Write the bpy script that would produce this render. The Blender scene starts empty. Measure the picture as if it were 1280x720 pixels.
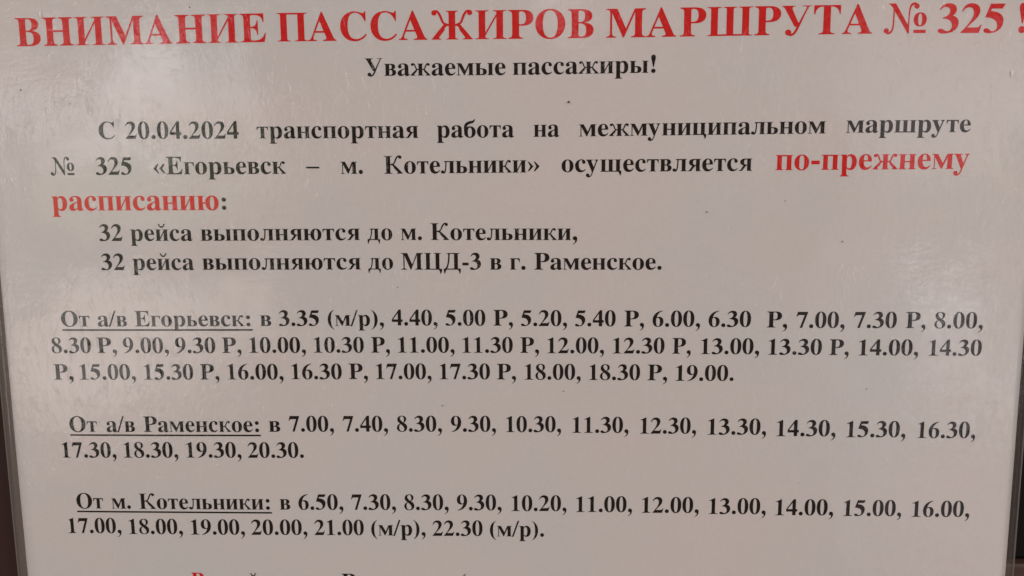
import bpy, math, random
from mathutils import Vector, Matrix
from mathutils.geometry import delaunay_2d_cdt

# Lengths are laid out in millimetres on the sheet (u to the right, v up, n towards
# the viewer) and built in metres: world = (u, -n, v) / 1000, raised to eye height.
random.seed(11)
S = bpy.context.scene
COL = S.collection
EYE = 1.5
MM = 0.001
def bulge(u, v):   # how far the springy sheet stands off the door, mm (u right, v up)
    return (1.1 + 0.9*math.cos(math.pi*u/230) + 0.22*math.sin(u/31+v/47) + 0.14*math.sin(v/23-u/58+1.0)
            + 0.10*math.sin(u/14+0.6)*math.cos(v/33))
def world(u, v, n): return Vector((u*MM, -n*MM, EYE+v*MM))

# ------------------------------------------------------------------ camera
cam = bpy.data.cameras.new('camera')
cam.sensor_width = 36.0; cam.lens = 18.0/math.tan(math.radians(30)); cam.clip_start = 0.01; cam.clip_end = 50
camo = bpy.data.objects.new('camera', cam); COL.objects.link(camo)
rx, ry, rz = (-0.150780, 0.042389, -0.000984)
Rm = Matrix.Rotation(rx, 3, 'X') @ Matrix.Rotation(ry, 3, 'Y') @ Matrix.Rotation(rz, 3, 'Z')
TO_WORLD = Matrix(((1, 0, 0), (0, 0, -1), (0, 1, 0)))
camo.matrix_world = Matrix.Translation(world(9.772, 27.154, 178.723)) @ (TO_WORLD @ Rm).to_4x4()
S.camera = camo

# ------------------------------------------------------------------ world and lamps
W = bpy.data.worlds.new('World'); S.world = W; W.use_nodes = True
bg = W.node_tree.nodes['Background']; bg.inputs[0].default_value = (1.0, 0.80, 0.66, 1); bg.inputs[1].default_value = WORLD_STRENGTH = 0.10
def lamp(name, pos, target, sx, sy, power, color, shape='ELLIPSE'):
    l = bpy.data.lights.new(name, 'AREA'); l.shape = shape; l.size = sx; l.size_y = sy; l.energy = power; l.color = color
    o = bpy.data.objects.new(name, l); COL.objects.link(o); o.location = pos
    o.rotation_euler = (Vector(target)-Vector(pos)).to_track_quat('-Z', 'Y').to_euler()
C0 = world(0, 0, 0)
# soft daylight from high on both sides, outside what the film mirrors
lamp('daylight_left', (-1.9, -1.1, 2.9), C0, 1.6, 1.6, 45, (1.0, 0.925, 0.875), 'RECTANGLE')
lamp('daylight_right', (2.0, -1.2, 2.4), C0, 1.6, 1.6, 42, (1.0, 0.93, 0.90), 'RECTANGLE')
# lamps added behind the viewer for mirrored sky, sized to the film's glare patches
lamp('glare_upper_left', (-0.709, -1.461, 1.655), C0, 0.242, 0.194, 0.290, (1.0, 0.96, 0.99))
lamp('glare_upper_left', (-0.925, -1.477, 1.613), C0, 0.309, 0.120, 0.219, (1.0, 0.96, 0.99))
lamp('glare_upper_left', (-0.836, -1.565, 1.729), C0, 0.123, 0.123, 0.067, (1.0, 0.96, 0.99))
lamp('glare_lower_left', (-0.946, -1.549, 1.168), C0, 0.434, 0.271, 0.755, (1, 0.94, 0.9))
lamp('glare_lower_left', (-0.737, -1.854, 1.172), C0, 0.198, 0.237, 0.208, (1, 0.95, 0.9))
lamp('glare_lower_left', (-0.985, -1.818, 0.938), C0, 0.499, 0.125, 0.184, (1, 0.95, 0.9))
lamp('glare_wide_left', (-1.399, -2.240, 1.342), C0, 0.834, 1.416, 1.458, (1, 0.97, 0.9))
lamp('glare_green', (-1.015, -1.989, 1.494), C0, 0.713, 0.259, 0.410, (0.85, 1.0, 0.62))
lamp('glare_top', (0.027, -1.582, 1.807), C0, 0.209, 0.096, 0.079, (1.0, 0.96, 0.99))
lamp('glare_right', (0.782, -1.423, 1.253), C0, 0.178, 0.073, 0.128, (1.0, 0.96, 0.99))
lamp('glare_right', (0.944, -1.645, 1.049), C0, 0.171, 0.171, 0.158, (1.0, 0.96, 0.99))
lamp('glare_right', (1.035, -2.089, 1.714), C0, 0.585, 0.427, 0.554, (1.0, 0.96, 0.99))
lamp('glare_green', (1.128, -1.942, 1.428), C0, 0.151, 0.389, 0.145, (0.85, 1.0, 0.62))
lamp('glare_wide_right', (1.276, -2.376, 0.993), C0, 0.863, 1.621, 1.726, (1, 0.95, 1))
S.view_settings.view_transform = 'Standard'; S.view_settings.look = 'None'
S.view_settings.exposure = -0.09; S.view_settings.gamma = 1.0; S.view_settings.use_curve_mapping = False

# ------------------------------------------------------------------ materials
def mat(name):
    m = bpy.data.materials.new(name); m.use_nodes = True; nt = m.node_tree
    return m, nt, nt.nodes['Principled BSDF']
def node(nt, kind, **kw):
    n = nt.nodes.new(kind)
    for k, v in kw.items():
        if k in n.inputs: n.inputs[k].default_value = v
        else: setattr(n, k, v)
    return n
def coords(nt, scale, rot=0.0):
    t = node(nt, 'ShaderNodeTexCoord'); m = node(nt, 'ShaderNodeMapping'); m.inputs['Scale'].default_value = scale
    m.inputs['Rotation'].default_value = (0, rot, 0)
    nt.links.new(t.outputs['Object'], m.inputs['Vector']); return m.outputs[0]
def noise(nt, scale, sc=1.0, detail=4, rough=.55, rot=0.0, dist=0.0):
    n = node(nt, 'ShaderNodeTexNoise'); n.inputs['Scale'].default_value = sc; n.inputs['Detail'].default_value = detail
    n.inputs['Roughness'].default_value = rough; n.inputs['Distortion'].default_value = dist
    nt.links.new(coords(nt, scale, rot), n.inputs['Vector']); return n.outputs['Fac']
def ramp(nt, fac, stops):
    r = node(nt, 'ShaderNodeValToRGB'); e = r.color_ramp.elements
    e[0].position, e[0].color = stops[0]; e[1].position, e[1].color = stops[-1]
    for p, c in stops[1:-1]: k = e.new(p); k.color = c
    nt.links.new(fac, r.inputs[0]); return r.outputs[0]
def math_(nt, op, a, b):
    n = node(nt, 'ShaderNodeMath', operation=op)
    for i, x in enumerate((a, b)):
        if isinstance(x, (int, float)): n.inputs[i].default_value = x
        else: nt.links.new(x, n.inputs[i])
    return n.outputs[0]

PAPER, nt, p = mat('office_paper')
c = ramp(nt, noise(nt, (18, 18, 26), 1, 5, .6), [(.34, (.735, .660, .650, 1)), (.5, (.715, .660, .652, 1)), (.64, (.695, .664, .664, 1))])
fib = ramp(nt, noise(nt, (1100, 1100, 1500), 1, 3, .7), [(.3, (.955, .955, .955, 1)), (.7, (1, 1, 1, 1))])
mul = node(nt, 'ShaderNodeVectorMath', operation='MULTIPLY'); nt.links.new(c, mul.inputs[0]); nt.links.new(fib, mul.inputs[1])
nt.links.new(mul.outputs[0], p.inputs['Base Color']); p.inputs['Roughness'].default_value = .9; p.inputs['Specular IOR Level'].default_value = .15
def ink(name, a, b):
    m, nt, p = mat(name)
    c = ramp(nt, noise(nt, (900, 900, 900), 1, 3), [(.35, a+(1,)), (.7, b+(1,))])
    nt.links.new(c, p.inputs['Base Color']); p.inputs['Roughness'].default_value = .75; p.inputs['Specular IOR Level'].default_value = .2
    return m
BLACK = ink('black_toner', (.008, .004, .0025), (.020, .010, .0065))
RED = ink('red_toner', (.66, .010, .010), (.72, .020, .018))

def film_relief(nt):
    big = noise(nt, (38, 38, 30), 1, 2, .5)                        # slow cockling of the film
    vert = noise(nt, (600, 600, 260), 1, 4, .6, .12, 1.2)            # upright crinkles
    hor = noise(nt, (280, 280, 640), 1, 4, .6, -.15, 1.0)           # flat-lying crinkles
    fine = noise(nt, (900, 900, 900), 1, 3, .5, .4, 1.5)
    mask = ramp(nt, noise(nt, (26, 26, 40), 1, 3, .6, .3), [(.40, (.05, .05, .05, 1)), (.60, (1, 1, 1, 1))])
    mask2 = ramp(nt, noise(nt, (33, 33, 22), 1, 3, .6, 1.1), [(.42, (.05, .05, .05, 1)), (.62, (1, 1, 1, 1))])
    h = math_(nt, 'MULTIPLY', big, 22.0)
    h = math_(nt, 'ADD', h, math_(nt, 'MULTIPLY', math_(nt, 'MULTIPLY', vert, mask), 3.6))
    h = math_(nt, 'ADD', h, math_(nt, 'MULTIPLY', math_(nt, 'MULTIPLY', hor, mask2), 2.4))
    h = math_(nt, 'ADD', h, math_(nt, 'MULTIPLY', fine, .3))
    nick = ramp(nt, noise(nt, (620, 620, 300), 1, 2, .5, .5, .6), [(.60, (0, 0, 0, 1)), (.71, (1, 1, 1, 1))])
    h = math_(nt, 'ADD', h, math_(nt, 'MULTIPLY', math_(nt, 'MULTIPLY', nick, mask), 2.4))
    b = node(nt, 'ShaderNodeBump'); b.inputs['Strength'].default_value = 1.0; b.inputs['Distance'].default_value = 2.0e-5
    nt.links.new(h, b.inputs['Height']); return b.outputs[0]
def film_mat(name, haze, haze_col):
    m = bpy.data.materials.new(name); m.use_nodes = True; nt = m.node_tree; nt.nodes.clear()
    out = node(nt, 'ShaderNodeOutputMaterial'); nrm = film_relief(nt)
    tr = node(nt, 'ShaderNodeBsdfTransparent'); tr.inputs[0].default_value = (.985, .985, .98, 1)
    gl = node(nt, 'ShaderNodeBsdfGlossy'); gl.inputs['Color'].default_value = (1, 1, 1, 1)
    gl.inputs['Roughness'].default_value = .062
    nt.links.new(nrm, gl.inputs['Normal'])
    fr = node(nt, 'ShaderNodeFresnel'); fr.inputs['IOR'].default_value = 1.5
    base = tr.outputs[0]
    if haze:
        df = node(nt, 'ShaderNodeBsdfDiffuse'); df.inputs[0].default_value = haze_col
        mx = node(nt, 'ShaderNodeMixShader')
        st = ramp(nt, noise(nt, (1500, 1500, 12), 1, 3, .6), [(.3, (haze*.75,)*3+(1,)), (.7, (haze*1.2,)*3+(1,))])
        nt.links.new(st, mx.inputs[0]); nt.links.new(base, mx.inputs[1]); nt.links.new(df.outputs[0], mx.inputs[2]); base = mx.outputs[0]
    ge = node(nt, 'ShaderNodeNewGeometry'); k = math_(nt, 'MULTIPLY', fr.outputs[0], math_(nt, 'SUBTRACT', 1.0, ge.outputs['Backfacing']))
    mx = node(nt, 'ShaderNodeMixShader'); nt.links.new(k, mx.inputs[0])
    nt.links.new(base, mx.inputs[1]); nt.links.new(gl.outputs[0], mx.inputs[2]); nt.links.new(mx.outputs[0], out.inputs[0])
    return m
FILM = film_mat('clear_laminating_film', 0, None)
SEAL = film_mat('sealed_film_margin', .16, (.62, .52, .47, 1))
SEAL_THIN = film_mat('clearer_sealed_margin', .045, (.66, .50, .46, 1))
RIM, nt, p = mat('cut_film_edge')
p.inputs['Base Color'].default_value = (.16, .14, .13, 1); p.inputs['Roughness'].default_value = .3
WOOD, nt, p = mat('dark_brown_stained_wood')
g = noise(nt, (60, 60, 5), 1, 6, .65, 0, .8)
nt.links.new(ramp(nt, g, [(.3, (.030, .0115, .0095, 1)), (.55, (.044, .018, .0145, 1)), (.75, (.058, .026, .020, 1))]), p.inputs['Base Color'])
p.inputs['Roughness'].default_value = .55; p.inputs['Specular IOR Level'].default_value = .25
b = node(nt, 'ShaderNodeBump'); b.inputs['Distance'].default_value = 1e-4; nt.links.new(g, b.inputs['Height']); nt.links.new(b.outputs[0], p.inputs['Normal'])
RAILM, nt, p = mat('brown_painted_rail')
nt.links.new(ramp(nt, noise(nt, (8, 60, 60), 1, 5), [(.3, (.10, .050, .035, 1)), (.7, (.14, .072, .052, 1))]), p.inputs['Base Color']); p.inputs['Roughness'].default_value = .5
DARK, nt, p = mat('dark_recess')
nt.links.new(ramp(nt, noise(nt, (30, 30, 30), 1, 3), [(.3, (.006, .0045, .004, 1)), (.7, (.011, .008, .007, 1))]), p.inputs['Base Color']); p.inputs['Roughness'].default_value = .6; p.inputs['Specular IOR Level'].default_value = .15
SPECK, nt, p = mat('grime_speck')
p.inputs['Base Color'].default_value = (.05, .03, .02, 1); p.inputs['Roughness'].default_value = .9
GLINT, nt, p = mat('pale_glint_paint')  # pale colour that paints small glints onto the film
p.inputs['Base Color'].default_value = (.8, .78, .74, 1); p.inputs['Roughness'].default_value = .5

# ------------------------------------------------------------------ building helpers
BASE_V = -229.0
ORIGIN = world(0, BASE_V, 0)
def link(name, verts, faces, m, parent=None, smooth=False):
    me = bpy.data.meshes.new(name); me.from_pydata([tuple(v) for v in verts], [], faces); me.materials.append(m)
    me.update()
    if smooth: me.polygons.foreach_set('use_smooth', [True]*len(me.polygons))
    o = bpy.data.objects.new(name, me); COL.objects.link(o)
    if parent: o.parent = parent
    return o
def loc(u, v, n): return world(u, v, n)-ORIGIN
def slab(u0, u1, v0, v1, n0, n1, nu, nv):
    # closed sheet that follows the bulge, from n0 to n1 above it
    V, F = [], []
    def id(i, j, k): return (k*(nv+1)+j)*(nu+1)+i
    for n in (n0, n1):
        for j in range(nv+1):
            for i in range(nu+1):
                u = u0+(u1-u0)*i/nu; v = v0+(v1-v0)*j/nv; V.append(loc(u, v, bulge(u, v)+n))
    for j in range(nv):
        for i in range(nu):
            F.append((id(i, j, 1), id(i+1, j, 1), id(i+1, j+1, 1), id(i, j+1, 1)))
            F.append((id(i, j, 0), id(i, j+1, 0), id(i+1, j+1, 0), id(i+1, j, 0)))
    for i in range(nu):
        F.append((id(i, 0, 0), id(i+1, 0, 0), id(i+1, 0, 1), id(i, 0, 1))); F.append((id(i, nv, 1), id(i+1, nv, 1), id(i+1, nv, 0), id(i, nv, 0)))
    for j in range(nv):
        F.append((id(0, j, 0), id(0, j, 1), id(0, j+1, 1), id(0, j+1, 0))); F.append((id(nu, j, 1), id(nu, j, 0), id(nu, j+1, 0), id(nu, j+1, 1)))
    return V, F
def box(name, u0, u1, v0, v1, n0, n1, m, parent, bev=1.0, org=None):
    V = []; F = []; b = bev
    ring = [(u0, v0, n0), (u1, v0, n0), (u1, v1, n0), (u0, v1, n0), (u0, v0, n1-b), (u1, v0, n1-b), (u1, v1, n1-b), (u0, v1, n1-b),
            (u0+b, v0+b, n1), (u1-b, v0+b, n1), (u1-b, v1-b, n1), (u0+b, v1-b, n1)]
    V = [world(*q)-(org or ORIGIN) for q in ring]
    F = [(3, 2, 1, 0)]+[(k, (k+1) % 4, 4+(k+1) % 4, 4+k) for k in range(4)]+[(4+k, 4+(k+1) % 4, 8+(k+1) % 4, 8+k) for k in range(4)]+[(8, 9, 10, 11)]
    return link(name, V, F, m, parent)

# ------------------------------------------------------------------ the door behind
DOOR_O = world(0, -420, -60)
door = bpy.data.objects.new('wooden_door', None); COL.objects.link(door); door.location = DOOR_O
door['label'] = 'dark brown wooden door seen in narrow strips behind the white notice'; door['category'] = 'door'
box('door_board', -420, 99, -420, 300, -45, -1.2, WOOD, door, 1.5, DOOR_O)
box('lower_rail', 99.5, 420, -420, -68.2, -45, -20, RAILM, door, .6, DOOR_O)
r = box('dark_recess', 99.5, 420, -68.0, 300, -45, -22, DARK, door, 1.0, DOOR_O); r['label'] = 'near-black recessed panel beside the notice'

# ------------------------------------------------------------------ the laminated notice
notice = bpy.data.objects.new('laminated_notice', None); COL.objects.link(notice); notice.location = ORIGIN
notice['label'] = 'white laminated bus timetable notice with bold red heading and black departure times'; notice['category'] = 'notice'
TOP = 68.0; UL, UR = -103.9, 104.2; RIMW = 2.0; RIMR = 1.5
paper = link('paper', *slab(UL, UR, BASE_V, TOP, 0.0, 0.10, 84, 110), PAPER, notice, True)
link('back_film', *slab(UL-RIMW, UR+RIMR, BASE_V-RIMW, TOP+RIMW, -0.12, -0.04, 60, 80), FILM, notice, True)
film = link('front_film', *slab(UL-RIMW, UR+RIMR, BASE_V-RIMW, TOP+RIMW, 0.20, 0.27, 84, 110), FILM, notice, True)
for (u0, u1, v0, v1, nu, nv) in ((UL-RIMW, UL, BASE_V-RIMW, TOP+RIMW, 2, 110), (UR, UR+RIMR, BASE_V-RIMW, TOP+RIMW, 2, 110),
                                 (UL, UR, TOP, TOP+RIMW, 84, 2), (UL, UR, BASE_V-RIMW, BASE_V, 84, 2)):
    link('sealed_margin', *slab(u0, u1, v0, v1, 0.02, 0.09, nu, nv), SEAL_THIN if u0 == UR else SEAL, notice, True)
def tube(pts, r, n=6):
    V, F = [], []
    for i, p in enumerate(pts):
        a = pts[max(i-1, 0)]; b = pts[min(i+1, len(pts)-1)]; t = (b-a).normalized()
        s = t.cross(Vector((0, -1, 0))).normalized(); q = s.cross(t)
        for k in range(n): V.append(p+(s*math.cos(6.2832*k/n)+q*math.sin(6.2832*k/n))*r*MM)
    for i in range(len(pts)-1):
        for k in range(n): F.append((i*n+k, i*n+(k+1) % n, (i+1)*n+(k+1) % n, (i+1)*n+k))
    return V, F
for x in (UL-RIMW-.08, UR+RIMR+.08):
    e = [loc(x, BASE_V-RIMW+k*3.0, bulge(x, BASE_V-RIMW+k*3.0)+.08) for k in range(101)]
    link('cut_edge', *tube(e, .16), RIM, notice, True)

# ------------------------------------------------------------------ lettering
# bold serif outlines in 1/1000 of the type size; a glyph is a list of pieces,
# a piece is a list of closed contours (even-odd), the glyph is their union.
LATIN = {
    'A': 'M -13 0 L -13 27 C 6 27 22 33 35 45 C 48 57 60 79 73 111 L 306 692 L 333 691 L 571 129 C 586 93 599 67 611 51 C 622 35 638 27 659 27 L 659 0 L 340 0 L 340 27 C 394 27 421 41 421 68 C 421 77 416 95 405 121 L 375 197 L 154 197 L 117 105 L 112 87 L 111 72 C 111 42 135 27 184 27 L 190 27 L 190 0 L -13 0 Z M 169 238 L 359 238 L 262 474 L 169 238 Z',
    'B': 'M 24 0 L 24 26 C 58 27 81 35 93 48 C 105 61 111 86 111 122 L 111 548 C 111 576 108 598 103 613 C 97 627 88 637 76 643 C 63 649 46 652 23 652 L 23 677 L 327 677 C 502 677 589 625 589 521 C 589 439 534 388 426 367 C 556 343 622 285 622 196 C 622 134 598 86 551 51 C 504 17 438 0 353 0 L 24 0 Z M 270 374 L 279 374 C 333 374 370 384 391 405 C 412 425 423 461 423 513 C 423 558 415 591 400 613 C 385 634 359 645 321 645 C 299 645 285 640 279 631 C 273 622 270 605 270 581 L 270 374 Z M 329 36 C 373 36 403 48 421 73 C 438 97 447 137 447 191 C 447 246 435 285 412 308 C 388 332 349 343 293 343 L 270 343 L 270 97 C 270 74 275 58 283 49 C 291 40 307 36 329 36 Z',
    'C': 'M 381 -16 C 315 -16 256 -1 204 29 C 152 60 112 102 83 155 C 54 209 39 270 39 339 C 39 408 54 468 83 521 C 113 574 154 616 206 646 C 258 676 318 691 385 691 C 430 691 484 679 546 654 C 556 649 566 647 576 647 C 600 647 616 662 623 691 L 649 691 L 649 458 L 624 458 C 601 520 570 569 529 605 C 489 641 444 659 394 659 C 274 659 214 551 214 336 C 214 135 280 35 413 35 C 453 35 493 45 532 66 C 571 87 606 118 637 158 L 665 132 C 596 33 502 -16 381 -16 Z',
    'E': 'M 21 0 L 21 25 C 56 25 80 31 93 44 C 105 57 112 80 112 116 L 112 548 C 112 591 105 619 92 632 C 79 645 57 652 24 652 L 24 677 L 593 677 L 593 475 L 570 475 C 562 537 540 580 505 604 C 470 628 417 640 344 640 C 323 640 307 638 297 636 C 287 634 280 628 276 619 C 273 610 271 596 271 577 L 271 365 L 287 365 C 332 365 365 377 385 400 C 406 423 420 460 428 513 L 452 513 L 452 176 L 427 176 C 424 216 417 247 406 269 C 395 292 379 308 358 317 C 337 326 309 330 275 330 L 271 330 L 271 100 C 271 75 276 59 285 52 C 295 45 314 41 342 41 C 391 41 432 46 465 57 C 499 68 528 86 551 111 C 574 136 594 170 611 213 L 639 213 L 598 0 L 21 0 Z',
    'H': 'M 23 0 L 23 26 C 58 27 81 34 93 47 C 105 60 111 84 111 120 L 111 563 C 111 595 105 617 92 630 C 80 642 57 650 24 652 L 24 677 L 359 677 L 359 652 C 335 650 316 646 303 642 C 291 637 282 629 277 617 C 273 605 270 587 270 563 L 270 372 L 508 372 L 508 563 C 508 587 506 605 501 617 C 497 629 489 637 476 642 C 463 646 444 650 419 652 L 419 677 L 753 677 L 753 652 C 719 649 696 642 684 630 C 673 618 668 596 668 563 L 668 120 C 668 86 673 63 685 49 C 697 35 719 27 753 26 L 753 0 L 419 0 L 419 26 C 453 27 476 34 489 45 C 502 57 508 82 508 120 L 508 328 L 270 328 L 270 120 C 270 84 276 60 288 47 C 300 34 324 27 359 26 L 359 0 L 23 0 Z',
    'M': 'M 21 0 L 21 26 C 54 27 78 34 91 47 C 105 60 112 83 112 118 L 112 568 C 112 590 109 606 105 618 C 100 629 91 637 78 642 C 65 647 47 650 22 652 L 22 677 L 274 677 L 471 212 L 668 677 L 917 677 L 917 652 C 885 649 863 641 851 629 C 838 616 832 594 832 562 L 832 127 C 832 99 834 78 839 63 C 844 49 852 39 864 34 C 876 29 893 27 916 26 L 916 0 L 588 0 L 588 26 C 612 28 630 32 643 37 C 655 42 664 52 669 65 C 673 79 676 98 676 124 L 676 593 L 428 0 L 401 0 L 157 578 L 157 119 C 157 81 164 56 178 44 C 192 32 216 26 251 26 L 251 0 L 21 0 Z',
    'O': 'M 387 -16 C 338 -16 292 -7 250 11 C 209 29 172 54 140 86 C 109 118 84 155 67 199 C 50 242 41 288 41 338 C 41 388 50 435 67 477 C 84 520 109 558 141 590 C 173 622 210 648 253 666 C 296 683 343 692 394 692 C 443 692 489 684 531 666 C 573 648 609 624 641 592 C 672 561 696 523 714 480 C 732 437 740 389 740 338 C 740 288 732 242 714 199 C 696 155 672 118 640 86 C 608 54 570 29 527 11 C 484 -7 438 -16 387 -16 Z M 393 18 C 507 18 564 125 564 338 C 564 443 548 523 516 577 C 485 631 441 659 386 659 C 272 659 216 552 216 338 C 216 234 231 154 263 100 C 295 45 339 18 393 18 Z',
    'P': 'M 23 0 L 23 26 C 58 27 81 34 93 47 C 105 60 111 84 111 120 L 111 563 C 111 595 105 617 92 630 C 80 642 57 650 24 652 L 24 677 L 317 677 C 402 677 463 669 499 654 C 533 639 559 618 579 591 C 598 563 608 531 608 493 C 608 436 587 391 545 357 C 503 322 441 305 359 305 L 270 305 L 270 120 C 270 84 276 60 288 47 C 300 34 324 27 359 26 L 359 0 L 23 0 Z M 270 341 L 299 341 C 349 341 383 353 404 375 C 424 398 434 436 434 489 C 434 541 426 579 409 604 C 392 628 363 641 321 641 C 301 641 288 637 281 630 C 274 622 270 610 270 592 L 270 341 Z',
    'T': 'M 137 0 L 137 26 C 173 26 197 33 211 46 C 225 59 231 84 231 120 L 231 644 L 222 644 C 169 644 127 629 97 599 C 66 570 48 527 43 472 L 16 472 L 16 677 L 610 677 L 610 471 L 585 471 C 573 586 512 644 399 644 L 391 644 L 391 120 C 391 82 398 58 411 45 C 424 32 449 26 487 26 L 487 0 L 137 0 Z',
    'Y': 'M 151 0 L 151 26 C 185 27 209 34 221 47 C 232 60 238 84 238 120 L 238 265 L 69 575 C 51 608 35 629 21 638 L 1 647 L -20 651 L -20 677 L 307 677 L 307 651 L 290 651 C 272 651 258 648 247 642 C 237 636 231 629 231 619 C 231 609 235 597 243 582 L 369 335 L 495 544 C 510 569 518 590 518 606 C 518 636 493 651 443 651 L 438 651 L 438 677 L 653 677 L 653 651 C 635 649 620 642 608 631 C 595 619 582 603 569 582 L 398 302 L 398 120 C 398 84 404 60 416 47 C 428 34 452 27 487 26 L 487 0 L 151 0 Z',
    'a': 'M 378 -15 C 328 -15 301 7 297 52 C 252 9 200 -13 142 -13 C 107 -13 80 -3 60 17 C 40 37 30 63 30 94 C 30 138 51 174 94 202 C 137 230 204 257 295 282 L 295 358 C 295 386 289 407 277 420 C 265 433 246 439 220 439 C 176 439 155 428 155 407 C 155 403 159 394 169 381 C 178 368 183 355 183 343 C 183 325 176 311 163 300 C 150 289 134 283 115 283 C 94 283 78 290 66 302 C 55 314 49 331 49 351 C 49 375 57 395 73 414 C 90 432 112 446 141 457 C 169 468 203 473 240 473 C 312 473 362 460 391 434 C 420 408 435 368 435 312 L 435 93 C 435 75 436 64 438 59 C 440 54 445 51 452 51 C 459 51 467 55 476 62 L 489 41 C 456 4 419 -15 378 -15 Z M 225 50 C 234 50 245 54 258 61 C 272 68 284 79 295 94 L 295 251 C 216 233 176 191 176 125 C 176 75 192 50 225 50 Z',
    'c': 'M 231 -15 C 194 -15 159 -5 129 16 C 98 37 74 65 56 101 C 38 137 29 177 29 223 C 29 271 39 314 59 352 C 80 389 107 419 142 441 C 177 463 216 474 259 474 C 307 474 345 464 372 443 C 399 422 412 396 412 364 C 412 346 407 331 396 320 C 385 309 370 303 351 303 C 311 303 291 326 291 372 L 292 388 L 293 403 C 293 428 279 441 251 441 C 195 441 167 387 167 278 C 167 206 179 151 204 113 C 228 76 261 57 303 57 C 339 57 372 74 403 107 L 423 90 C 373 20 309 -15 231 -15 Z',
    'e': 'M 228 -15 C 190 -15 156 -5 126 15 C 96 36 72 65 55 102 C 38 139 29 183 29 233 C 29 280 38 321 56 357 C 74 393 98 421 129 442 C 160 463 195 473 233 473 C 291 473 336 454 370 416 C 403 378 420 325 420 257 L 420 246 L 174 246 C 175 124 216 63 296 63 C 336 63 371 84 401 128 L 423 108 C 375 26 310 -15 228 -15 Z M 173 285 L 299 285 L 299 319 C 299 361 295 392 287 412 C 279 431 263 441 239 441 C 195 441 173 395 173 302 L 173 285 Z',
    'o': 'M 250 -15 C 207 -15 168 -4 134 17 C 101 38 75 67 56 104 C 37 141 28 183 28 228 C 28 276 37 318 56 355 C 75 392 101 421 134 442 C 168 462 206 473 249 473 C 293 473 331 463 364 442 C 397 421 424 393 443 356 C 461 320 471 277 471 228 C 471 181 461 138 443 102 C 424 65 398 37 365 16 C 332 -5 294 -15 250 -15 Z M 250 17 C 278 17 298 31 310 58 C 316 71 320 92 323 121 C 325 149 326 185 326 228 C 326 316 320 374 308 402 C 296 430 277 444 250 444 C 221 444 202 430 191 402 C 179 374 174 316 174 229 C 174 186 175 150 178 121 C 180 92 185 71 191 58 C 203 31 223 17 250 17 Z',
    'p': 'M 26 -207 L 26 -184 C 41 -183 53 -180 60 -174 C 67 -168 73 -160 75 -150 C 77 -140 78 -121 78 -95 L 78 361 C 78 392 75 412 69 421 C 63 430 50 435 29 438 L 29 461 L 213 461 L 213 390 C 242 446 286 474 342 474 C 377 474 408 464 435 443 C 462 422 482 394 497 359 C 512 323 520 283 520 237 C 520 189 512 146 497 107 C 482 69 460 39 433 17 C 405 -4 373 -15 337 -15 C 289 -15 249 6 220 48 L 220 -86 C 220 -112 222 -133 226 -147 C 229 -161 237 -170 248 -175 C 259 -179 274 -182 293 -183 L 293 -207 L 26 -207 Z M 290 42 C 321 42 342 57 355 88 C 369 120 375 167 375 229 C 375 290 370 336 358 368 C 348 398 327 413 295 413 C 265 413 239 392 220 349 L 220 102 C 235 62 258 42 290 42 Z',
    'y': 'M 78 -209 C 53 -209 32 -201 15 -186 C -2 -170 -10 -150 -10 -125 C -10 -107 -4 -92 7 -79 C 18 -66 34 -59 53 -59 C 70 -59 84 -64 95 -73 C 105 -83 111 -96 111 -113 L 110 -121 L 110 -130 C 110 -141 116 -147 128 -147 C 139 -147 153 -134 170 -110 C 178 -97 186 -82 192 -66 C 198 -49 204 -30 209 -7 L 54 372 C 48 387 42 400 36 409 L 23 427 C 17 433 8 436 -5 436 L -7 436 L -7 461 L 240 461 L 240 436 C 222 435 209 433 202 430 C 194 427 191 419 191 408 L 193 396 L 198 381 L 275 177 L 342 358 L 351 386 L 353 407 C 353 418 349 426 341 430 C 332 434 319 436 301 436 L 301 461 L 445 461 L 445 436 C 431 436 420 430 412 417 C 403 404 394 385 385 360 L 240 -36 C 224 -82 208 -117 192 -142 C 176 -167 160 -184 142 -194 C 124 -204 102 -209 78 -209 Z',
}

def path(s):
    tk = s.split(); i = 0; cons = []; cur = []
    def num():
        nonlocal i
        v = float(tk[i]); i += 1
        return v
    while i < len(tk):
        c = tk[i]; i += 1
        if c == 'M': cur = [(num(), num())]
        elif c == 'L': cur.append((num(), num()))
        elif c == 'C':
            x0, y0 = cur[-1]; x1, y1, x2, y2, x3, y3 = [num() for _ in range(6)]
            n = 3 if abs(x3-x0)+abs(y3-y0) < 60 else 5
            for k in range(1, n+1):
                t = k/n; u = 1-t
                cur.append((u*u*u*x0+3*u*u*t*x1+3*u*t*t*x2+t*t*t*x3, u*u*u*y0+3*u*u*t*y1+3*u*t*t*y2+t*t*t*y3))
        elif c == 'Z':
            if abs(cur[0][0]-cur[-1][0])+abs(cur[0][1]-cur[-1][1]) < 1: cur.pop()
            cons.append(cur)
    return cons
def affine(piece, sx=1, sy=1, dx=0, dy=0):
    return [[(x*sx+dx, y*sy+dy) for x, y in c] for c in piece]
def pol(*p): return [list(p)]
def rect(x0, y0, x1, y1): return [[(x0, y0), (x1, y0), (x1, y1), (x0, y1)]]
def disc(cx, cy, rx, ry=None, n=14):
    ry = ry or rx
    return [[(cx+rx*math.cos(2*math.pi*k/n), cy+ry*math.sin(2*math.pi*k/n)) for k in range(n)]]
def sup(cx, cy, rx, ry, e=2.3, n=26):
    r = []
    for k in range(n):
        a = 2*math.pi*k/n; c, s = math.cos(a), math.sin(a)
        r.append((cx+rx*math.copysign(abs(c)**(2/e), c), cy+ry*math.copysign(abs(s)**(2/e), s)))
    return [r]
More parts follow.
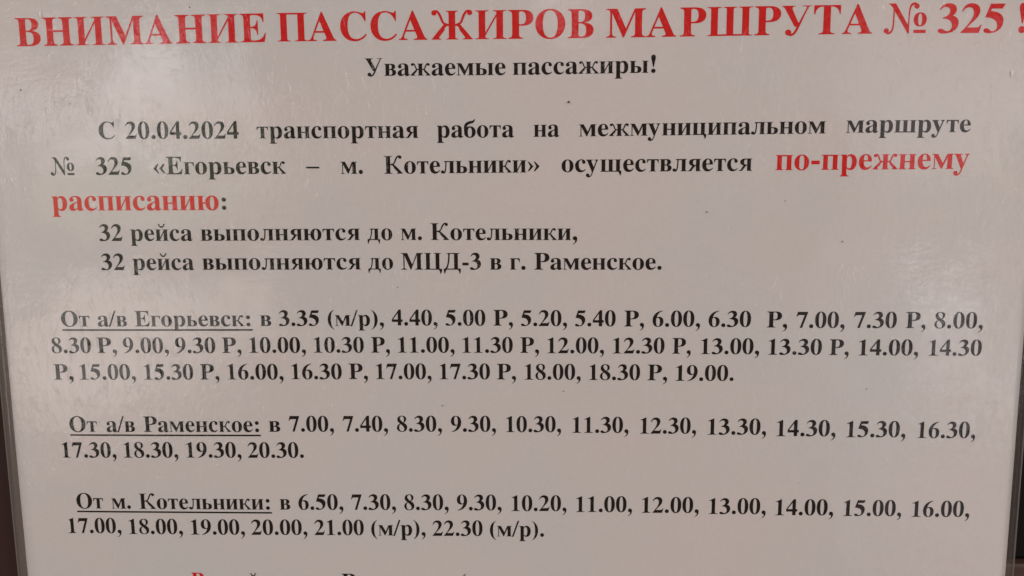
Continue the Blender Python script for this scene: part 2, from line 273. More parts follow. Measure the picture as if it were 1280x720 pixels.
def brush(*pw, n=5):
    # smooth stroke through (x, y, width) knots
    P = [pw[0]]+list(pw)+[pw[-1]]; S = []
    for i in range(1, len(P)-2):
        a, b, c, d = P[i-1:i+3]
        for k in range(n):
            t = k/n
            S.append(tuple(.5*((2*b[j])+(-a[j]+c[j])*t+(2*a[j]-5*b[j]+4*c[j]-d[j])*t*t+(-a[j]+3*b[j]-3*c[j]+d[j])*t**3) for j in range(3)))
    S.append(P[-2]); l = []; r = []
    for i, (x, y, w) in enumerate(S):
        a = S[max(i-1, 0)]; b = S[min(i+1, len(S)-1)]
        tx, ty = b[0]-a[0], b[1]-a[1]; q = math.hypot(tx, ty) or 1
        l.append((x-ty/q*w/2, y+tx/q*w/2)); r.append((x+ty/q*w/2, y-tx/q*w/2))
    return [l+r[::-1]]
def stem(x0, x1, y0, y1, b=(48, 48), t=(48, 48), th=20, br=24):
    # upright stem with bracketed slab serifs; 0 = no serif on that side
    c = []
    def foot(x, e, y, up, rev):
        d = 1 if up else -1
        if e == 0: p = [(x, y)]
        else:
            s = 1 if e > 0 else -1; k = min(abs(e)*.75, 36)
            p = [(x+e, y), (x+e, y+d*th*.8), (x+s*k, y+d*th*1.1), (x+s*k*.35, y+d*(th+br*.35)), (x, y+d*(th+br))]
        return p[::-1] if rev else p
    c += foot(x1, b[1], y0, True, False)
    c += foot(x1, t[1], y1, False, True)
    c += foot(x0, -t[0], y1, False, False)
    c += foot(x0, -b[0], y0, True, True)
    return [c]
def mirror(piece, cx): return [[(2*cx-x, y) for x, y in c][::-1] for c in piece]
def turn(piece, cx, cy): return [[(2*cx-x, 2*cy-y) for x, y in c] for c in piece]

G = {}
def glyph(ch, adv, *pieces): G[ch] = (adv, list(pieces))
for cyr, lat, adv in (('А','A',722),('В','B',667),('С','C',722),('Е','E',667),('Н','H',778),('М','M',944),('О','O',778),
                      ('Р','P',611),('Т','T',667),('а','a',500),('с','c',444),('е','e',444),('о','o',500),('р','p',556),('у','y',500)):
    glyph(cyr, adv, path(LATIN[lat]))
# capitals
A1, A2 = (104, 258), (510, 664)
def cap(x, t=(84, 84), b=(84, 84), w=154): return stem(x, x+w, 0, 676, b, t, 19, 34)
glyph('И', 778, cap(104), cap(520), pol((258, 78), (258, 150), (520, 598), (520, 526)))
glyph('П', 778, cap(104, t=(84, 0)), cap(520, t=(0, 84)), rect(250, 638, 530, 676))
glyph('Ш', 1062, cap(104, b=(84, 0)), cap(454, t=(72, 72), b=(0, 0)), cap(804, b=(0, 84)), rect(250, 0, 810, 38))
TAIL = path('M 0 0 L 0 38 L 76 38 L 76 -20 C 74 -90 60 -130 30 -172 L 16 -168 C 10 -110 -10 -40 -50 0 Z')
glyph('Ц', 790, cap(104, b=(84, 0)), cap(500, b=(0, 84)), rect(250, 0, 510, 38), rect(650, 0, 744, 38), affine(TAIL, 1.1, 1, 672, 0))
glyph('Д', 770, cap(470, t=(0, 84), b=(0, 0)), rect(215, 638, 480, 676),
      brush((262, 676, 70), (258, 520, 62), (235, 300, 58), (190, 130, 60), (130, 30, 66)), rect(150, 638, 262, 657), rect(40, 0, 738, 44),
      path('M 40 44 L 40 -20 C 42 -90 52 -130 76 -176 L 90 -172 C 98 -110 120 -30 170 0 L 170 44 Z'),
      path('M 738 44 L 738 -20 C 736 -90 726 -130 702 -176 L 688 -172 C 680 -110 658 -30 608 0 L 608 44 Z'))
def arm(px, dx, y0, yt, r, wt, wb):   # ball-ended arm from the stem's waist to the upper side
    s = 1 if dx > 0 else -1
    return [brush((px, y0, wt), (px+dx*.38, y0+(yt-y0)*.16, wt*1.05), (px+dx*.58, y0+(yt-y0)*.62, wt*1.2), (px+dx*.78, yt-r*.45, wt*1.1), (px+dx, yt-r*.22, wt*.8)),
            disc(px+dx, yt-r, r)]
def leg(px, y0, bx, w0, w1, s, ser=62):   # thick tapering leg down to a slab foot
    h = w1/2
    return [path(f'M {px-w0*.5} {y0-w0*.5} L {px+w0*.9} {y0+w0*.35} C {px+w0*1.6} {y0*.93} {px+(bx-px)*.5} {y0*.8} {px+(bx-px)*.64+h*.6} {y0*.56} '
                 f'L {bx+h} 46 C {bx+h*1.2} 26 {bx+h*1.35} 18 {bx+h+ser*.62} 17 L {bx+h+ser*.62} 0 L {bx-h-ser*.75} 0 L {bx-h-ser*.75} 17 '
                 f'C {bx-h*.95} 20 {bx-h*.8} 34 {bx-h*.95} 56 L {px+(bx-px)*.38-h*.55} {y0*.62} C {px+(bx-px)*.2} {y0*.86} {px} {y0-w0*.6} {px-w0*.5} {y0-w0*.5} Z')]
glyph('К', 760, cap(104), *arm(255, 380, 340, 690, 62, 46, 60), *leg(330, 352, 620, 60, 158, 1))
glyph('Ж', 1050, cap(448, t=(66, 66), b=(66, 66)), *arm(600, 345, 340, 690, 62, 46, 60), *leg(650, 352, 900, 60, 150, 1),
      *[mirror(p, 525) for p in arm(600, 345, 340, 690, 62, 46, 60)+leg(650, 352, 900, 60, 150, 1)])
glyph('У', 715, path('M 16 676 L 16 659 C 50 652 66 640 84 606 L 300 200 L 345 178 L 395 268 L 262 560 C 248 592 244 612 250 632 C 256 650 275 657 310 659 L 310 676 Z'),
      brush((590, 640, 30), (470, 380, 40), (385, 190, 52), (330, 80, 54), (270, 10, 50), (190, -2, 60)), disc(168, 56, 70),
      stem(574, 604, 600, 676, (0, 0), (110, 70), 17, 20))
glyph('№', 1000, path('M 92 688 L 92 672 C 130 664 150 652 165 628 L 560 -12 L 580 -12 L 580 150 L 255 690 Z'),
      brush((150, 640, 34), (212, 610, 34), (222, 420, 30), (216, 200, 34), (196, 70, 40), (130, -2, 50), (80, 12, 60)), disc(62, 55, 62),
      brush((570, 0, 34), (572, 300, 30), (582, 520, 34), (612, 640, 46), (680, 684, 54), (730, 668, 60)), disc(742, 622, 62),
      [sup(832, 316, 152, 166, 2.1)[0], sup(832, 316, 46, 138, 2.1)[0]], rect(692, 0, 974, 76))
# small letters
X = 461
def lo(x, t=(48, 48), b=(48, 48), w=137): return stem(x, x+w, 0, X, b, t, 18, 20)
glyph('н', 561, lo(66), lo(358), rect(200, 212, 362, 250))
I_ = [lo(66), lo(358), pol((203, 42), (203, 118), (358, 412), (358, 336))]
glyph('и', 561, *I_)
glyph('й', 561, *I_, brush((176, 668, 34), (205, 596, 44), (281, 560, 66), (357, 596, 44), (386, 668, 34)), disc(178, 655, 33), disc(384, 655, 33))
glyph('п', 561, lo(66, t=(48, 0)), lo(358, t=(0, 48)), rect(200, 424, 362, X))
glyph('ш', 820, lo(66, b=(48, 0)), lo(342, b=(0, 0), t=(40, 40)), lo(618, b=(0, 48)), rect(200, 0, 622, 36))
glyph('щ', 836, lo(66, b=(48, 0)), lo(336, b=(0, 0), t=(40, 40)), lo(606, b=(0, 0)), rect(200, 0, 800, 36), affine(TAIL, .95, .85, 728, 0))
glyph('ц', 566, lo(66, b=(48, 0)), lo(342, b=(0, 0)), rect(200, 0, 540, 36), affine(TAIL, .95, .85, 466, 0))
glyph('т', 470, stem(167, 304, 0, 440, (58, 58), (0, 0), 18, 20), rect(30, 422, 441, X),
      path('M 22 461 L 16 320 L 34 320 C 46 386 74 420 130 426 L 130 461 Z'), path('M 449 461 L 455 320 L 437 320 C 425 386 397 420 341 426 L 341 461 Z'))
glyph('г', 420, stem(66, 203, 0, X, (48, 62), (48, 0), 18, 20), rect(195, 424, 392, X), path('M 400 461 L 404 300 L 386 300 C 372 380 342 418 280 426 L 280 461 Z'))
glyph('ь', 478, stem(66, 203, 0, X, (48, 0), (48, 48), 18, 20), path('M 190 0 L 300 0 C 400 0 452 52 452 130 C 452 214 392 262 290 262 L 190 262 Z M 203 34 L 203 228 L 240 228 C 290 228 312 200 312 132 C 312 62 290 34 245 34 Z'))
glyph('ы', 724, *G['ь'][1], lo(521))
glyph('в', 486, stem(66, 203, 0, X, (48, 0), (48, 0), 18, 20),
      path('M 190 461 L 290 461 C 385 461 430 416 430 350 C 430 296 400 262 336 246 C 412 236 458 196 458 130 C 458 46 400 0 290 0 L 190 0 Z'
           ' M 203 427 L 203 258 L 235 258 C 280 258 298 286 298 344 C 298 404 280 427 240 427 Z M 203 224 L 203 34 L 245 34 C 296 34 316 62 316 130 C 316 196 294 224 240 224 Z'))
glyph('я', 520, stem(320, 457, 0, X, (0, 48), (0, 48), 18, 20),
      path('M 333 461 L 240 461 C 130 461 62 412 62 330 C 62 250 126 204 225 200 L 333 200 Z M 320 427 L 290 427 C 232 427 206 394 206 330 C 206 262 234 234 290 234 L 320 234 Z'),
      path('M 190 214 L 96 62 C 78 34 50 20 10 17 L 10 0 L 142 0 L 306 222 Z'))
glyph('л', 550, lo(347, t=(0, 48), b=(40, 48)), rect(146, 424, 352, X), path('M 126 461 L 126 444 C 160 440 168 428 168 410 L 240 410 L 240 461 Z'),
      brush((200, 450, 46), (198, 300, 44), (180, 120, 46), (140, 30, 56), (88, 10, 62)), disc(68, 50, 60))
glyph('д', 560, lo(316, t=(0, 48), b=(0, 0)), rect(150, 424, 320, X), path('M 126 461 L 126 444 C 150 442 160 430 160 410 L 240 410 L 240 461 Z'),
      brush((196, 450, 52), (190, 300, 44), (165, 150, 42), (110, 24, 48)), rect(26, 0, 528, 36),
      path('M 26 36 L 26 -40 C 28 -90 36 -120 52 -150 L 66 -147 C 70 -90 90 -30 130 0 L 130 36 Z'),
      path('M 528 36 L 528 -40 C 526 -90 518 -120 502 -150 L 488 -147 C 484 -90 464 -30 424 0 L 424 36 Z'))
glyph('м', 690, stem(76, 106, 0, X, (56, 56), (0, 0), 17, 20), stem(482, 619, 0, X, (52, 52), (0, 50), 18, 20),
      path('M 20 461 L 20 444 C 50 442 66 432 76 410 L 88 380 L 300 0 L 320 0 L 482 372 L 500 461 L 468 461 L 352 190 L 196 461 Z') if False else
      path('M 20 461 L 20 444 C 52 440 70 428 84 404 L 300 0 L 322 0 L 500 400 L 500 461 L 470 461 L 344 178 L 192 461 Z'))
def kleg(px, bx): return leg(px, 246, bx, 44, 120, 1, 44)
glyph('к', 540, lo(66), *arm(200, 250, 230, 474, 50, 38, 50), *kleg(262, 440))
glyph('ж', 770, lo(316, t=(40, 40), b=(40, 40)), *arm(450, 236, 230, 474, 50, 38, 50), *kleg(490, 672),
      *[mirror(p, 384.5) for p in arm(450, 236, 230, 474, 50, 38, 50)+kleg(490, 672)])
glyph('ю', 735, lo(66), rect(200, 212, 310, 250), [sup(498, 229, 210, 243, 2.15)[0], sup(498, 229, 72, 208, 2.2)[0]])
glyph('б', 500, [sup(250, 210, 226, 224, 2.15)[0], sup(252, 200, 82, 180, 2.2)[0]],
      brush((58, 220, 60), (66, 380, 92), (118, 500, 112), (220, 568, 104), (340, 596, 96), (412, 640, 60), (440, 706, 22)),)
# figures
glyph('0', 500, [sup(250, 337.5, 226, 350.5, 2.25)[0], sup(250, 337.5, 80, 318, 2.3)[0]])
glyph('1', 500, path('M 65 0 L 442 0 L 442 19 C 360 22 330 34 326 84 L 326 688 L 306 688 L 66 580 L 74 564 C 92 572 110 577 126 577 C 168 577 184 552 184 500 L 184 84 C 180 34 150 22 65 19 Z'))
glyph('2', 500, path('M 478 190 L 420 0 L 17 0 L 17 15 C 130 130 190 215 232 290 C 268 355 286 410 286 470 C 286 548 244 594 182 594 C 126 594 84 560 46 494 L 26 500 C 56 616 130 688 242 688 C 352 688 428 620 428 522 C 428 430 380 356 285 262 L 158 126 L 352 126 C 404 126 432 142 460 196 Z'))
glyph('3', 500, path('M 33 540 C 78 640 155 688 245 688 C 342 688 412 632 412 546 C 412 486 384 442 330 406 C 420 376 468 318 468 232 C 468 85 335 -14 142 -14 C 60 -14 16 6 16 46 C 16 80 42 102 78 102 C 100 102 120 94 148 76 C 182 50 200 40 224 40 C 278 40 322 92 322 166 C 322 236 282 296 215 318 C 182 330 160 334 105 336 L 105 352 C 204 378 264 432 264 510 C 264 566 226 602 172 602 C 126 602 88 578 52 530 Z'))
glyph('4', 500, path('M 19 156 L 272 156 L 272 0 L 410 0 L 410 156 L 475 156 L 475 262 L 410 262 L 410 688 L 318 688 L 19 266 Z M 272 262 L 76 262 L 272 540 Z'))
glyph('5', 500, path('M 150 676 L 470 676 L 414 560 L 178 560 L 160 505 C 240 498 292 488 340 460 C 410 420 450 358 450 275 C 450 110 325 -8 150 -8 C 65 -8 22 15 22 55 C 22 86 45 108 78 108 C 105 108 127 98 157 70 C 185 44 200 38 222 38 C 275 38 318 88 318 156 C 318 280 225 352 62 358 L 40 359 Z'))
SIX = path('M 440 688 C 200 670 28 500 28 275 C 28 100 120 -13 250 -13 C 385 -13 475 85 475 225 C 475 345 405 424 300 424 C 260 424 228 412 198 390 C 220 520 300 624 442 668 Z M 184 350 C 204 372 225 380 245 380 C 300 380 332 320 332 190 C 332 70 305 16 258 16 C 200 16 174 90 174 240 C 174 290 178 320 184 350 Z')
glyph('6', 500, SIX); glyph('9', 500, turn(SIX, 250, 337.5))
glyph('7', 500, path('M 72 676 L 477 676 L 477 650 L 262 0 L 166 0 L 344 540 L 140 540 C 92 540 62 518 32 460 L 17 465 Z'))
glyph('8', 500, path('M 250 688 C 370 688 440 630 440 545 C 440 470 400 425 325 384 C 430 325 472 265 472 185 C 472 70 385 -13 248 -13 C 115 -13 28 60 28 165 C 28 250 75 305 170 345 C 90 395 55 450 55 520 C 55 620 130 688 250 688 Z M 300 402 C 334 440 342 480 342 530 C 342 604 305 657 250 657 C 200 657 168 622 168 578 C 168 518 215 455 300 402 Z M 190 326 C 144 290 128 240 128 170 C 128 78 176 18 250 18 C 308 18 346 56 346 112 C 346 184 290 250 190 326 Z'))
# points
DOT = disc(125, 71, 84)
glyph('.', 250, DOT)
COMMA = [disc(122, 73, 82), path('M 168 140 C 196 126 212 92 212 46 C 212 -60 150 -140 42 -180 L 36 -164 C 104 -130 134 -84 134 -38 C 134 -10 124 0 110 10 Z')]
glyph(',', 250, *COMMA)
glyph(':', 333, disc(166, 71, 84), disc(166, 388, 84))
glyph('!', 333, disc(166, 71, 84), path('M 153 216 L 179 216 L 250 560 C 256 640 226 691 166 691 C 106 691 76 640 82 560 Z'))
glyph('(', 333, path('M 306 694 C 130 610 46 450 46 262 C 46 76 130 -84 306 -168 L 306 -148 C 214 -84 178 40 178 262 C 178 486 214 610 306 674 Z'))
glyph(')', 333, mirror(G['('][1][0], 166.5))
glyph('/', 278, pol((-24, -19), (46, -19), (302, 691), (232, 691)))
glyph('-', 333, rect(40, 172, 292, 284))
glyph('–', 500, rect(0, 205, 500, 270))
CHEV = pol((24, 226), (196, 410), (240, 410), (146, 226), (240, 42), (196, 42))
glyph('«', 500, CHEV, affine(CHEV, 1, 1, 226, 0)); glyph('»', 500, turn(CHEV, 250, 226), turn(affine(CHEV, 1, 1, 226, 0), 250, 226))

def inside(con, x, y):
    r = False; n = len(con); j = n-1
    for i in range(n):
        xi, yi = con[i]; xj, yj = con[j]
        if (yi > y) != (yj > y) and x < (xj-xi)*(y-yi)/(yj-yi)+xi: r = not r
        j = i
    return r
TRI = {}
def triangles(ch):
    # union of a glyph's pieces as one triangulation
    if ch in TRI: return TRI[ch]
    adv, pieces = G[ch]; vs = []; es = []
    for p in pieces:
        for c in p:
            b = len(vs); vs += [Vector((x/1000, y/1000)) for x, y in c]
            es += [(b+i, b+(i+1) % len(c)) for i in range(len(c))]
    ov, oe, of, *_ = delaunay_2d_cdt(vs, es, [], 0, 1e-5)
    keep = []
    for f in of:
        x = 1000*sum(ov[i].x for i in f)/3; y = 1000*sum(ov[i].y for i in f)/3
        if any(sum(inside(c, x, y) for c in p) % 2 for p in pieces): keep.append(tuple(f))
    used = sorted({i for f in keep for i in f}); m = {o: n for n, o in enumerate(used)}
    TRI[ch] = (adv/1000, [(ov[i].x, ov[i].y) for i in used], [tuple(m[i] for i in f) for f in keep])
    return TRI[ch]

INK_N = 0.125
def word(name, text, u0, v0, u1, v1, em, m, label=None):
    # sets one word so that its ink runs from u0 to u1 on a baseline from v0 to v1
    V, F, x = [], [], 0.0
    for ch in text:
        adv, vs, fs = triangles(ch); b = len(V)
        V += [(x+px, py) for px, py in vs]; F += [tuple(b+i for i in f) for f in fs]; x += adv
    lo_, hi = min(p[0] for p in V), max(p[0] for p in V)
    if u1 is None: u1 = u0+em*(hi-lo_)
    out = []
    for px, py in V:
        t = (px-lo_)/(hi-lo_); u = u0+(u1-u0)*t; v = v0+(v1-v0)*t+py*em
        out.append(loc(u, v, bulge(u, v)+INK_N))
    F = [f if (out[f[1]]-out[f[0]]).cross(out[f[2]]-out[f[0]]).y < 0 else f[::-1] for f in F]
    o = link(name, out, F, m, paper)
    if label: o['label'] = label
    return o, (u1-u0)/((hi-lo_)*em)
# text, start u, baseline v, end u, end v, type size (all mm), ink: k black, r red, h red heading
WORDS = [
    ('ВНИМАНИЕ', -96.18, 48.95, -45.65, 49.10, 8.04, 'h'),
    ('ПАССАЖИРОВ', -43.42, 49.16, 18.27, 48.99, 7.96, 'h'),
    ('МАРШРУТА', 20.65, 48.99, 71.14, 49.20, 7.94, 'h'),
    ('№', 73.30, 49.25, 81.30, 49.21, 7.93, 'h'),
    ('325', 83.48, 49.18, 95.85, 49.08, 7.94, 'h'),
    ('!', 98.54, 49.08, None, 49.06, 7.94, 'h'),
    ('Уважаемые', -26.25, 42.36, 1.27, 42.23, 4.96, 'k'),
    ('пассажиры!', 2.67, 42.23, 30.24, 42.35, 4.93, 'k'),
    ('С', -80.76, 30.62, -77.46, 30.59, 5.01, 'k'),
    ('20.04.2024', -75.32, 30.60, -52.13, 30.45, 5.01, 'k'),
    ('транспортная', -48.47, 30.48, -16.07, 30.31, 5.01, 'k'),
    ('работа', -12.37, 30.34, 2.82, 30.29, 5.01, 'k'),
    ('на', 6.67, 30.34, 11.68, 30.31, 5.01, 'k'),
    ('межмуниципальном', 15.55, 30.34, 63.22, 30.54, 5.02, 'k'),
    ('маршруте', 67.13, 30.63, 90.89, 30.58, 5.05, 'k'),
    ('№', -91.39, 23.49, -86.38, 23.46, 5.18, 'k'),
    ('325', -81.96, 23.49, -74.41, 23.44, 5.18, 'k'),
    ('«Егорьевск', -70.03, 23.49, -42.93, 23.45, 5.17, 'k'),
    ('–', -38.80, 23.43, -36.12, 23.41, 5.17, 'k'),
    ('м.', -31.79, 23.38, -27.35, 23.36, 5.17, 'k'),
    ('Котельники»', -23.09, 23.33, 7.82, 23.43, 5.16, 'k'),
    ('осуществляется', 12.15, 23.46, 49.30, 23.45, 5.16, 'k'),
    ('по-прежнему', 53.84, 23.54, 91.04, 23.55, 6.31, 'r'),
    ('расписанию', -91.65, 16.30, -56.99, 16.27, 6.23, 'r'),
    (':', -56.37, 16.35, -55.44, 16.35, 5.17, 'k'),
    ('32', -82.20, 10.06, -77.34, 10.05, 5.03, 'k'),
    ('рейса', -75.66, 10.08, -62.79, 10.04, 5.02, 'k'),
    ('выполняются', -61.07, 10.04, -28.41, 10.11, 5.00, 'k'),
    ('до', -26.86, 10.11, -21.82, 10.10, 4.99, 'k'),
    ('м.', -20.07, 10.10, -15.82, 10.09, 4.98, 'k'),
    ('Котельники,', -14.07, 10.09, 15.27, 10.02, 4.97, 'k'),
    ('32', -82.26, 4.04, -77.29, 4.04, 5.04, 'k'),
    ('рейса', -75.61, 4.07, -62.82, 4.07, 5.03, 'k'),
    ('выполняются', -61.07, 4.10, -28.42, 4.13, 5.02, 'k'),
    ('до', -26.90, 4.13, -21.83, 4.13, 5.01, 'k'),
    ('МЦД-3', -20.15, 4.09, -4.00, 4.09, 5.00, 'k'),
    ('в', -2.20, 4.09, 0.11, 4.09, 4.99, 'k'),
    ('г.', 1.83, 4.09, 4.96, 4.09, 4.98, 'k'),
    ('Раменское.', 6.73, 4.09, 32.08, 4.04, 4.97, 'k'),
    ('От', -91.65, -7.74, -85.58, -7.72, 4.79, 'k'),
    ('а/в', -83.87, -7.71, -77.67, -7.70, 4.79, 'k'),
    ('Егорьевск:', -75.97, -7.69, -51.73, -7.61, 4.79, 'k'),
    ('в', -49.69, -7.58, -47.39, -7.58, 4.80, 'k'),
    ('3.35', -45.81, -7.56, -37.38, -7.55, 4.80, 'k'),
    ('(м/р),', -35.64, -7.51, -24.06, -7.49, 4.80, 'k'),
    ('4.40,', -22.40, -7.42, -13.03, -7.39, 4.80, 'k'),
    ('5.00', -11.39, -7.41, -3.26, -7.39, 4.80, 'k'),
    ('Р,', -1.63, -7.38, 2.34, -7.37, 4.80, 'k'),
    ('5.20,', 3.98, -7.45, 13.28, -7.43, 4.80, 'k'),
    ('5.40', 14.90, -7.48, 23.06, -7.47, 4.81, 'k'),
    ('Р,', 24.80, -7.51, 28.77, -7.51, 4.81, 'k'),
    ('6.00,', 30.45, -7.56, 39.98, -7.57, 4.81, 'k'),
    ('6.30', 41.66, -7.62, 50.12, -7.64, 4.82, 'k'),
    ('Р,', 53.31, -7.76, 57.34, -7.76, 4.82, 'k'),
    ('7.00,', 59.12, -7.85, 68.72, -7.86, 4.83, 'k'),
    ('7.30', 70.51, -7.89, 78.99, -7.90, 4.83, 'k'),
    ('Р,', 80.77, -7.92, 84.71, -7.93, 4.83, 'k'),
    ('8.00,', 86.40, -7.98, 95.97, -8.00, 4.84, 'k'),
    ('8.30', -94.18, -13.41, -85.70, -13.37, 4.85, 'k'),
    ('Р,', -84.39, -13.36, -80.23, -13.34, 4.85, 'k'),
    ('9.00,', -78.87, -13.34, -69.19, -13.31, 4.84, 'k'),
    ('9.30', -67.80, -13.31, -59.37, -13.29, 4.84, 'k'),
    ('Р,', -57.94, -13.27, -53.91, -13.26, 4.84, 'k'),
    ('10.00,', -52.27, -13.22, -40.45, -13.20, 4.83, 'k'),
    ('10.30', -38.78, -13.16, -28.37, -13.13, 4.83, 'k'),
    ('Р,', -26.83, -13.12, -22.98, -13.11, 4.83, 'k'),
    ('11.00,', -21.33, -13.10, -9.65, -13.05, 4.82, 'k'),
    ('11.30', -8.05, -13.06, 2.26, -13.01, 4.81, 'k'),
    ('Р,', 3.81, -13.03, 7.61, -13.02, 4.81, 'k'),
    ('12.00,', 9.27, -13.08, 20.78, -13.05, 4.80, 'k'),
    ('12.30', 22.53, -13.10, 32.96, -13.09, 4.80, 'k'),
    ('Р,', 34.54, -13.14, 38.24, -13.14, 4.79, 'k'),
    ('13.00,', 40.25, -13.23, 51.96, -13.23, 4.79, 'k'),
    ('13.30', 53.77, -13.36, 64.45, -13.37, 4.79, 'k'),
    ('Р,', 65.97, -13.43, 69.83, -13.43, 4.78, 'k'),
    ('14.00,', 71.77, -13.50, 83.59, -13.50, 4.78, 'k'),
    ('14.30', 85.65, -13.55, 96.08, -13.56, 4.78, 'k'),
    ('Р,', -94.14, -19.10, -89.99, -19.08, 4.88, 'k'),
    ('15.00,', -88.61, -19.07, -76.60, -19.00, 4.88, 'k'),
    ('15.30', -74.81, -19.00, -64.35, -18.96, 4.87, 'k'),
    ('Р,', -62.86, -18.93, -58.86, -18.92, 4.87, 'k'),
    ('16.00,', -57.17, -18.90, -45.39, -18.87, 4.87, 'k'),
    ('16.30', -43.71, -18.81, -33.16, -18.77, 4.86, 'k'),
    ('Р,', -31.65, -18.73, -27.73, -18.71, 4.86, 'k'),
    ('17.00,', -26.06, -18.72, -14.51, -18.65, 4.85, 'k'),
    ('17.30', -12.86, -18.66, -2.46, -18.60, 4.85, 'k'),
    ('Р,', -1.01, -18.62, 2.88, -18.60, 4.84, 'k'),
    ('18.00,', 4.65, -18.64, 16.08, -18.59, 4.84, 'k'),
    ('18.30', 17.79, -18.66, 28.13, -18.64, 4.83, 'k'),
    ('Р,', 29.67, -18.68, 33.61, -18.68, 4.83, 'k'),
    ('19.00.', 35.31, -18.79, 47.04, -18.78, 4.82, 'k'),
    ('От', -91.71, -30.44, -85.71, -30.39, 4.99, 'k'),
    ('а/в', -83.72, -30.38, -77.59, -30.33, 4.99, 'k'),
    ('Раменское:', -75.69, -30.32, -51.09, -30.19, 4.99, 'k'),
    ('в', -49.00, -30.15, -46.59, -30.13, 4.99, 'k'),
    ('7.00,', -44.76, -30.09, -35.26, -30.04, 5.00, 'k'),
    ('7.40,', -33.35, -30.02, -23.89, -29.96, 5.00, 'k'),
    ('8.30,', -22.00, -29.94, -12.59, -29.86, 5.00, 'k'),
    ('9.30,', -10.70, -29.87, -1.35, -29.79, 5.01, 'k'),
    ('10.30,', 0.74, -29.85, 12.10, -29.76, 5.01, 'k'),
    ('11.30,', 14.44, -29.90, 25.93, -29.83, 5.01, 'k'),
    ('12.30,', 28.31, -29.99, 39.74, -29.94, 5.01, 'k'),
    ('13.30,', 42.10, -30.15, 53.96, -30.10, 5.01, 'k'),
    ('14.30,', 56.05, -30.42, 67.99, -30.37, 5.01, 'k'),
    ('15.30,', 70.16, -30.58, 82.04, -30.53, 5.01, 'k'),
    ('16.30,', 84.42, -30.70, 96.04, -30.67, 5.02, 'k'),
    ('17.30,', -93.85, -36.14, -82.03, -36.03, 5.00, 'k'),
    ('18.30,', -80.43, -36.02, -68.68, -35.92, 5.00, 'k'),
    ('19.30,', -66.96, -35.91, -55.14, -35.83, 4.99, 'k'),
    ('20.30.', -53.77, -35.86, -41.85, -35.78, 4.99, 'k'),
    ('От', -91.60, -47.49, -85.76, -47.42, 5.06, 'k'),
    ('м.', -83.93, -47.45, -79.76, -47.40, 5.06, 'k'),
    ('Котельники:', -77.89, -47.42, -49.65, -47.32, 5.06, 'k'),
    ('в', -47.50, -47.30, -45.26, -47.27, 5.06, 'k'),
    ('6.50,', -43.49, -47.29, -33.90, -47.20, 5.06, 'k'),
    ('7.30,', -32.19, -47.20, -22.69, -47.10, 5.06, 'k'),
    ('8.30,', -20.91, -47.12, -11.52, -47.02, 5.07, 'k'),
    ('9.30,', -9.75, -47.05, -0.35, -46.94, 5.07, 'k'),
    ('10.20,', 1.72, -47.09, 13.24, -46.96, 5.08, 'k'),
    ('11.00,', 15.24, -47.15, 26.90, -47.02, 5.08, 'k'),
    ('12.00,', 28.90, -47.17, 40.70, -47.05, 5.07, 'k'),
    ('13.00,', 42.77, -47.29, 54.48, -47.18, 5.06, 'k'),
    ('14.00,', 56.43, -47.42, 68.29, -47.32, 5.06, 'k'),
    ('15.00,', 70.34, -47.47, 82.15, -47.39, 5.06, 'k'),
    ('16.00,', 84.28, -47.55, 95.97, -47.48, 5.06, 'k'),
    ('17.00,', -93.94, -53.11, -82.25, -52.96, 5.04, 'k'),
    ('18.00,', -80.60, -53.15, -68.81, -53.01, 5.04, 'k'),
    ('19.00,', -67.07, -53.12, -55.33, -52.98, 5.03, 'k'),
    ('20.00,', -53.94, -53.02, -41.84, -52.89, 5.03, 'k'),
    ('21.00', -40.30, -52.93, -29.69, -52.81, 5.03, 'k'),
    ('(м/р),', -28.10, -52.88, -16.53, -52.75, 5.03, 'k'),
    ('22.30', -15.04, -52.82, -4.42, -52.69, 5.03, 'k'),
    ('(м/р).', -2.86, -52.76, 8.54, -52.70, 5.04, 'k'),
    ('Р', -67.64, -65.27, -64.91, -65.23, 5.12, 'r'),
    ('–', -63.59, -65.30, -60.95, -65.26, 5.12, 'k'),
    ('рейс', -59.55, -65.33, -50.96, -65.19, 5.11, 'k'),
    ('Раменское', -34.85, -65.05, -10.79, -64.72, 5.11, 'k'),
    ('(', -9.24, -64.79, -8.04, -64.77, 5.11, 'k'),
]
for text, u0, v0, u1, v1, em, ink_ in WORDS:
    time_ = text[0].isdigit() and '.' in text and len(text) < 8
    name = 'departure_time' if time_ else 'printed_sign' if text in '№–!:(' else 'printed_word'
    word(name, text, u0, v0, u1, v1, em, BLACK if ink_ == 'k' else RED,
         {'h': 'tall red capitals of the heading', 'r': 'red lettering', 'k': None}[ink_])
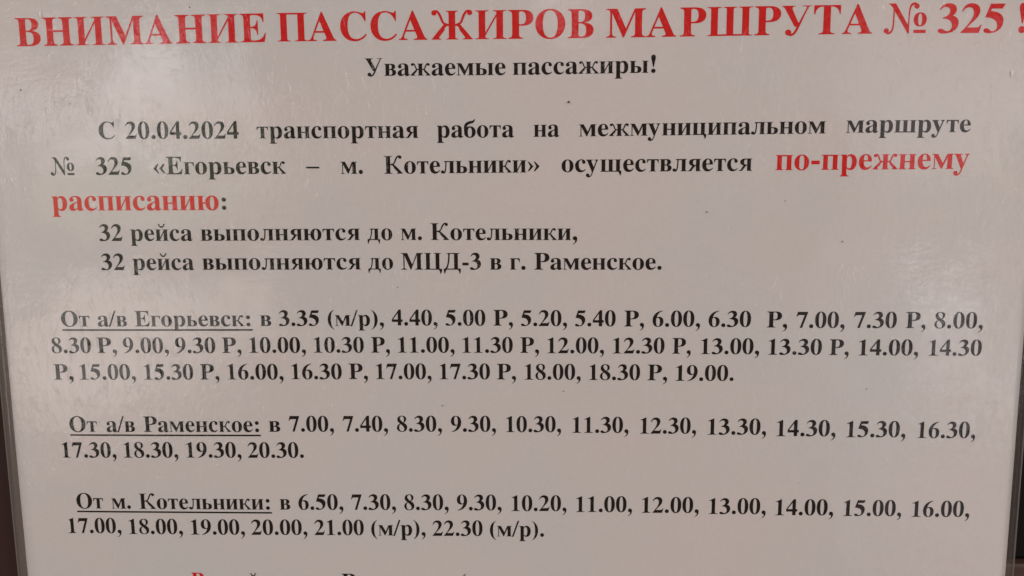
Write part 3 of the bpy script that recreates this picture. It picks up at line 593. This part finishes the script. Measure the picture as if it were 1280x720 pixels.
def underline(u0, v0, u1, v1, th):
    n = 24; V, F = [], []
    for k in range(n+1):
        t = k/n; u = u0+(u1-u0)*t; v = v0+(v1-v0)*t
        V += [loc(u, v-th/2, bulge(u, v)+INK_N+.004), loc(u, v+th/2, bulge(u, v)+INK_N+.004)]
    for k in range(n): F.append((2*k, 2*k+2, 2*k+3, 2*k+1))
    link('underline', V, F, BLACK, paper)
underline(-91.57, -8.50, -51.32, -8.39, 0.35)
underline(-91.68, -31.13, -50.79, -30.96, 0.35)
underline(-91.62, -48.16, -49.25, -48.03, 0.35)

# ------------------------------------------------------------------ dirt specks and painted glints on the film
def blob(name, u, v, ru, rv, h, m, label=None):
    n = 11; V = [loc(u, v, bulge(u, v)+.272+h)]; F = []
    for s, hh in ((.6, h*.9), (1.0, 0)):
        for k in range(n):
            a = 6.2832*k/n; q = s*random.uniform(.8, 1.2); x = u+ru*q*math.cos(a); y = v+rv*q*math.sin(a)
            V.append(loc(x, y, bulge(x, y)+.272+hh))
    for k in range(n):
        F.append((0, 1+k, 1+(k+1) % n)); F.append((1+k, 1+n+k, 1+n+(k+1) % n, 1+(k+1) % n))
    o = link(name, V, F, m, film, True)
    if label: o['label'] = label
blob('speck', 13.53, 36.95, 0.22, 0.22, .015, SPECK)
blob('speck', 40.70, 15.46, 0.13, 0.13, .015, SPECK)
blob('speck', -12.37, -24.23, 0.12, 0.12, .015, SPECK)
blob('speck', -96.09, 40.44, 0.15, 0.15, .015, SPECK)
blob('speck', -60.56, 55.90, 0.15, 0.15, .015, SPECK)
blob('speck', -21.01, 0.51, 0.1, 0.1, .015, SPECK)
blob('speck', 12.61, -21.01, 0.12, 0.12, .015, SPECK)
blob('speck', -86.26, 37.58, 0.1, 0.1, .015, SPECK)
blob('speck', 55.85, 17.57, 0.1, 0.1, .015, SPECK)
blob('speck', 67.42, 9.49, 0.13, 0.13, .015, SPECK)
blob('speck', 60.89, -40.39, 0.08, 0.08, .015, SPECK)
blob('speck', 73.67, -20.37, 0.1, 0.1, .015, SPECK)
blob('painted_glint', 97.98, 41.50, 0.22, 0.65, .03, GLINT, 'small pale fleck painted as a glint on the film')
blob('painted_glint', -90.84, 55.01, 0.18, 0.6, .03, GLINT, 'small pale fleck painted as a glint on the film')
blob('painted_glint', -101.06, 22.39, 0.18, 0.5, .03, GLINT, 'small pale fleck painted as a glint on the film')
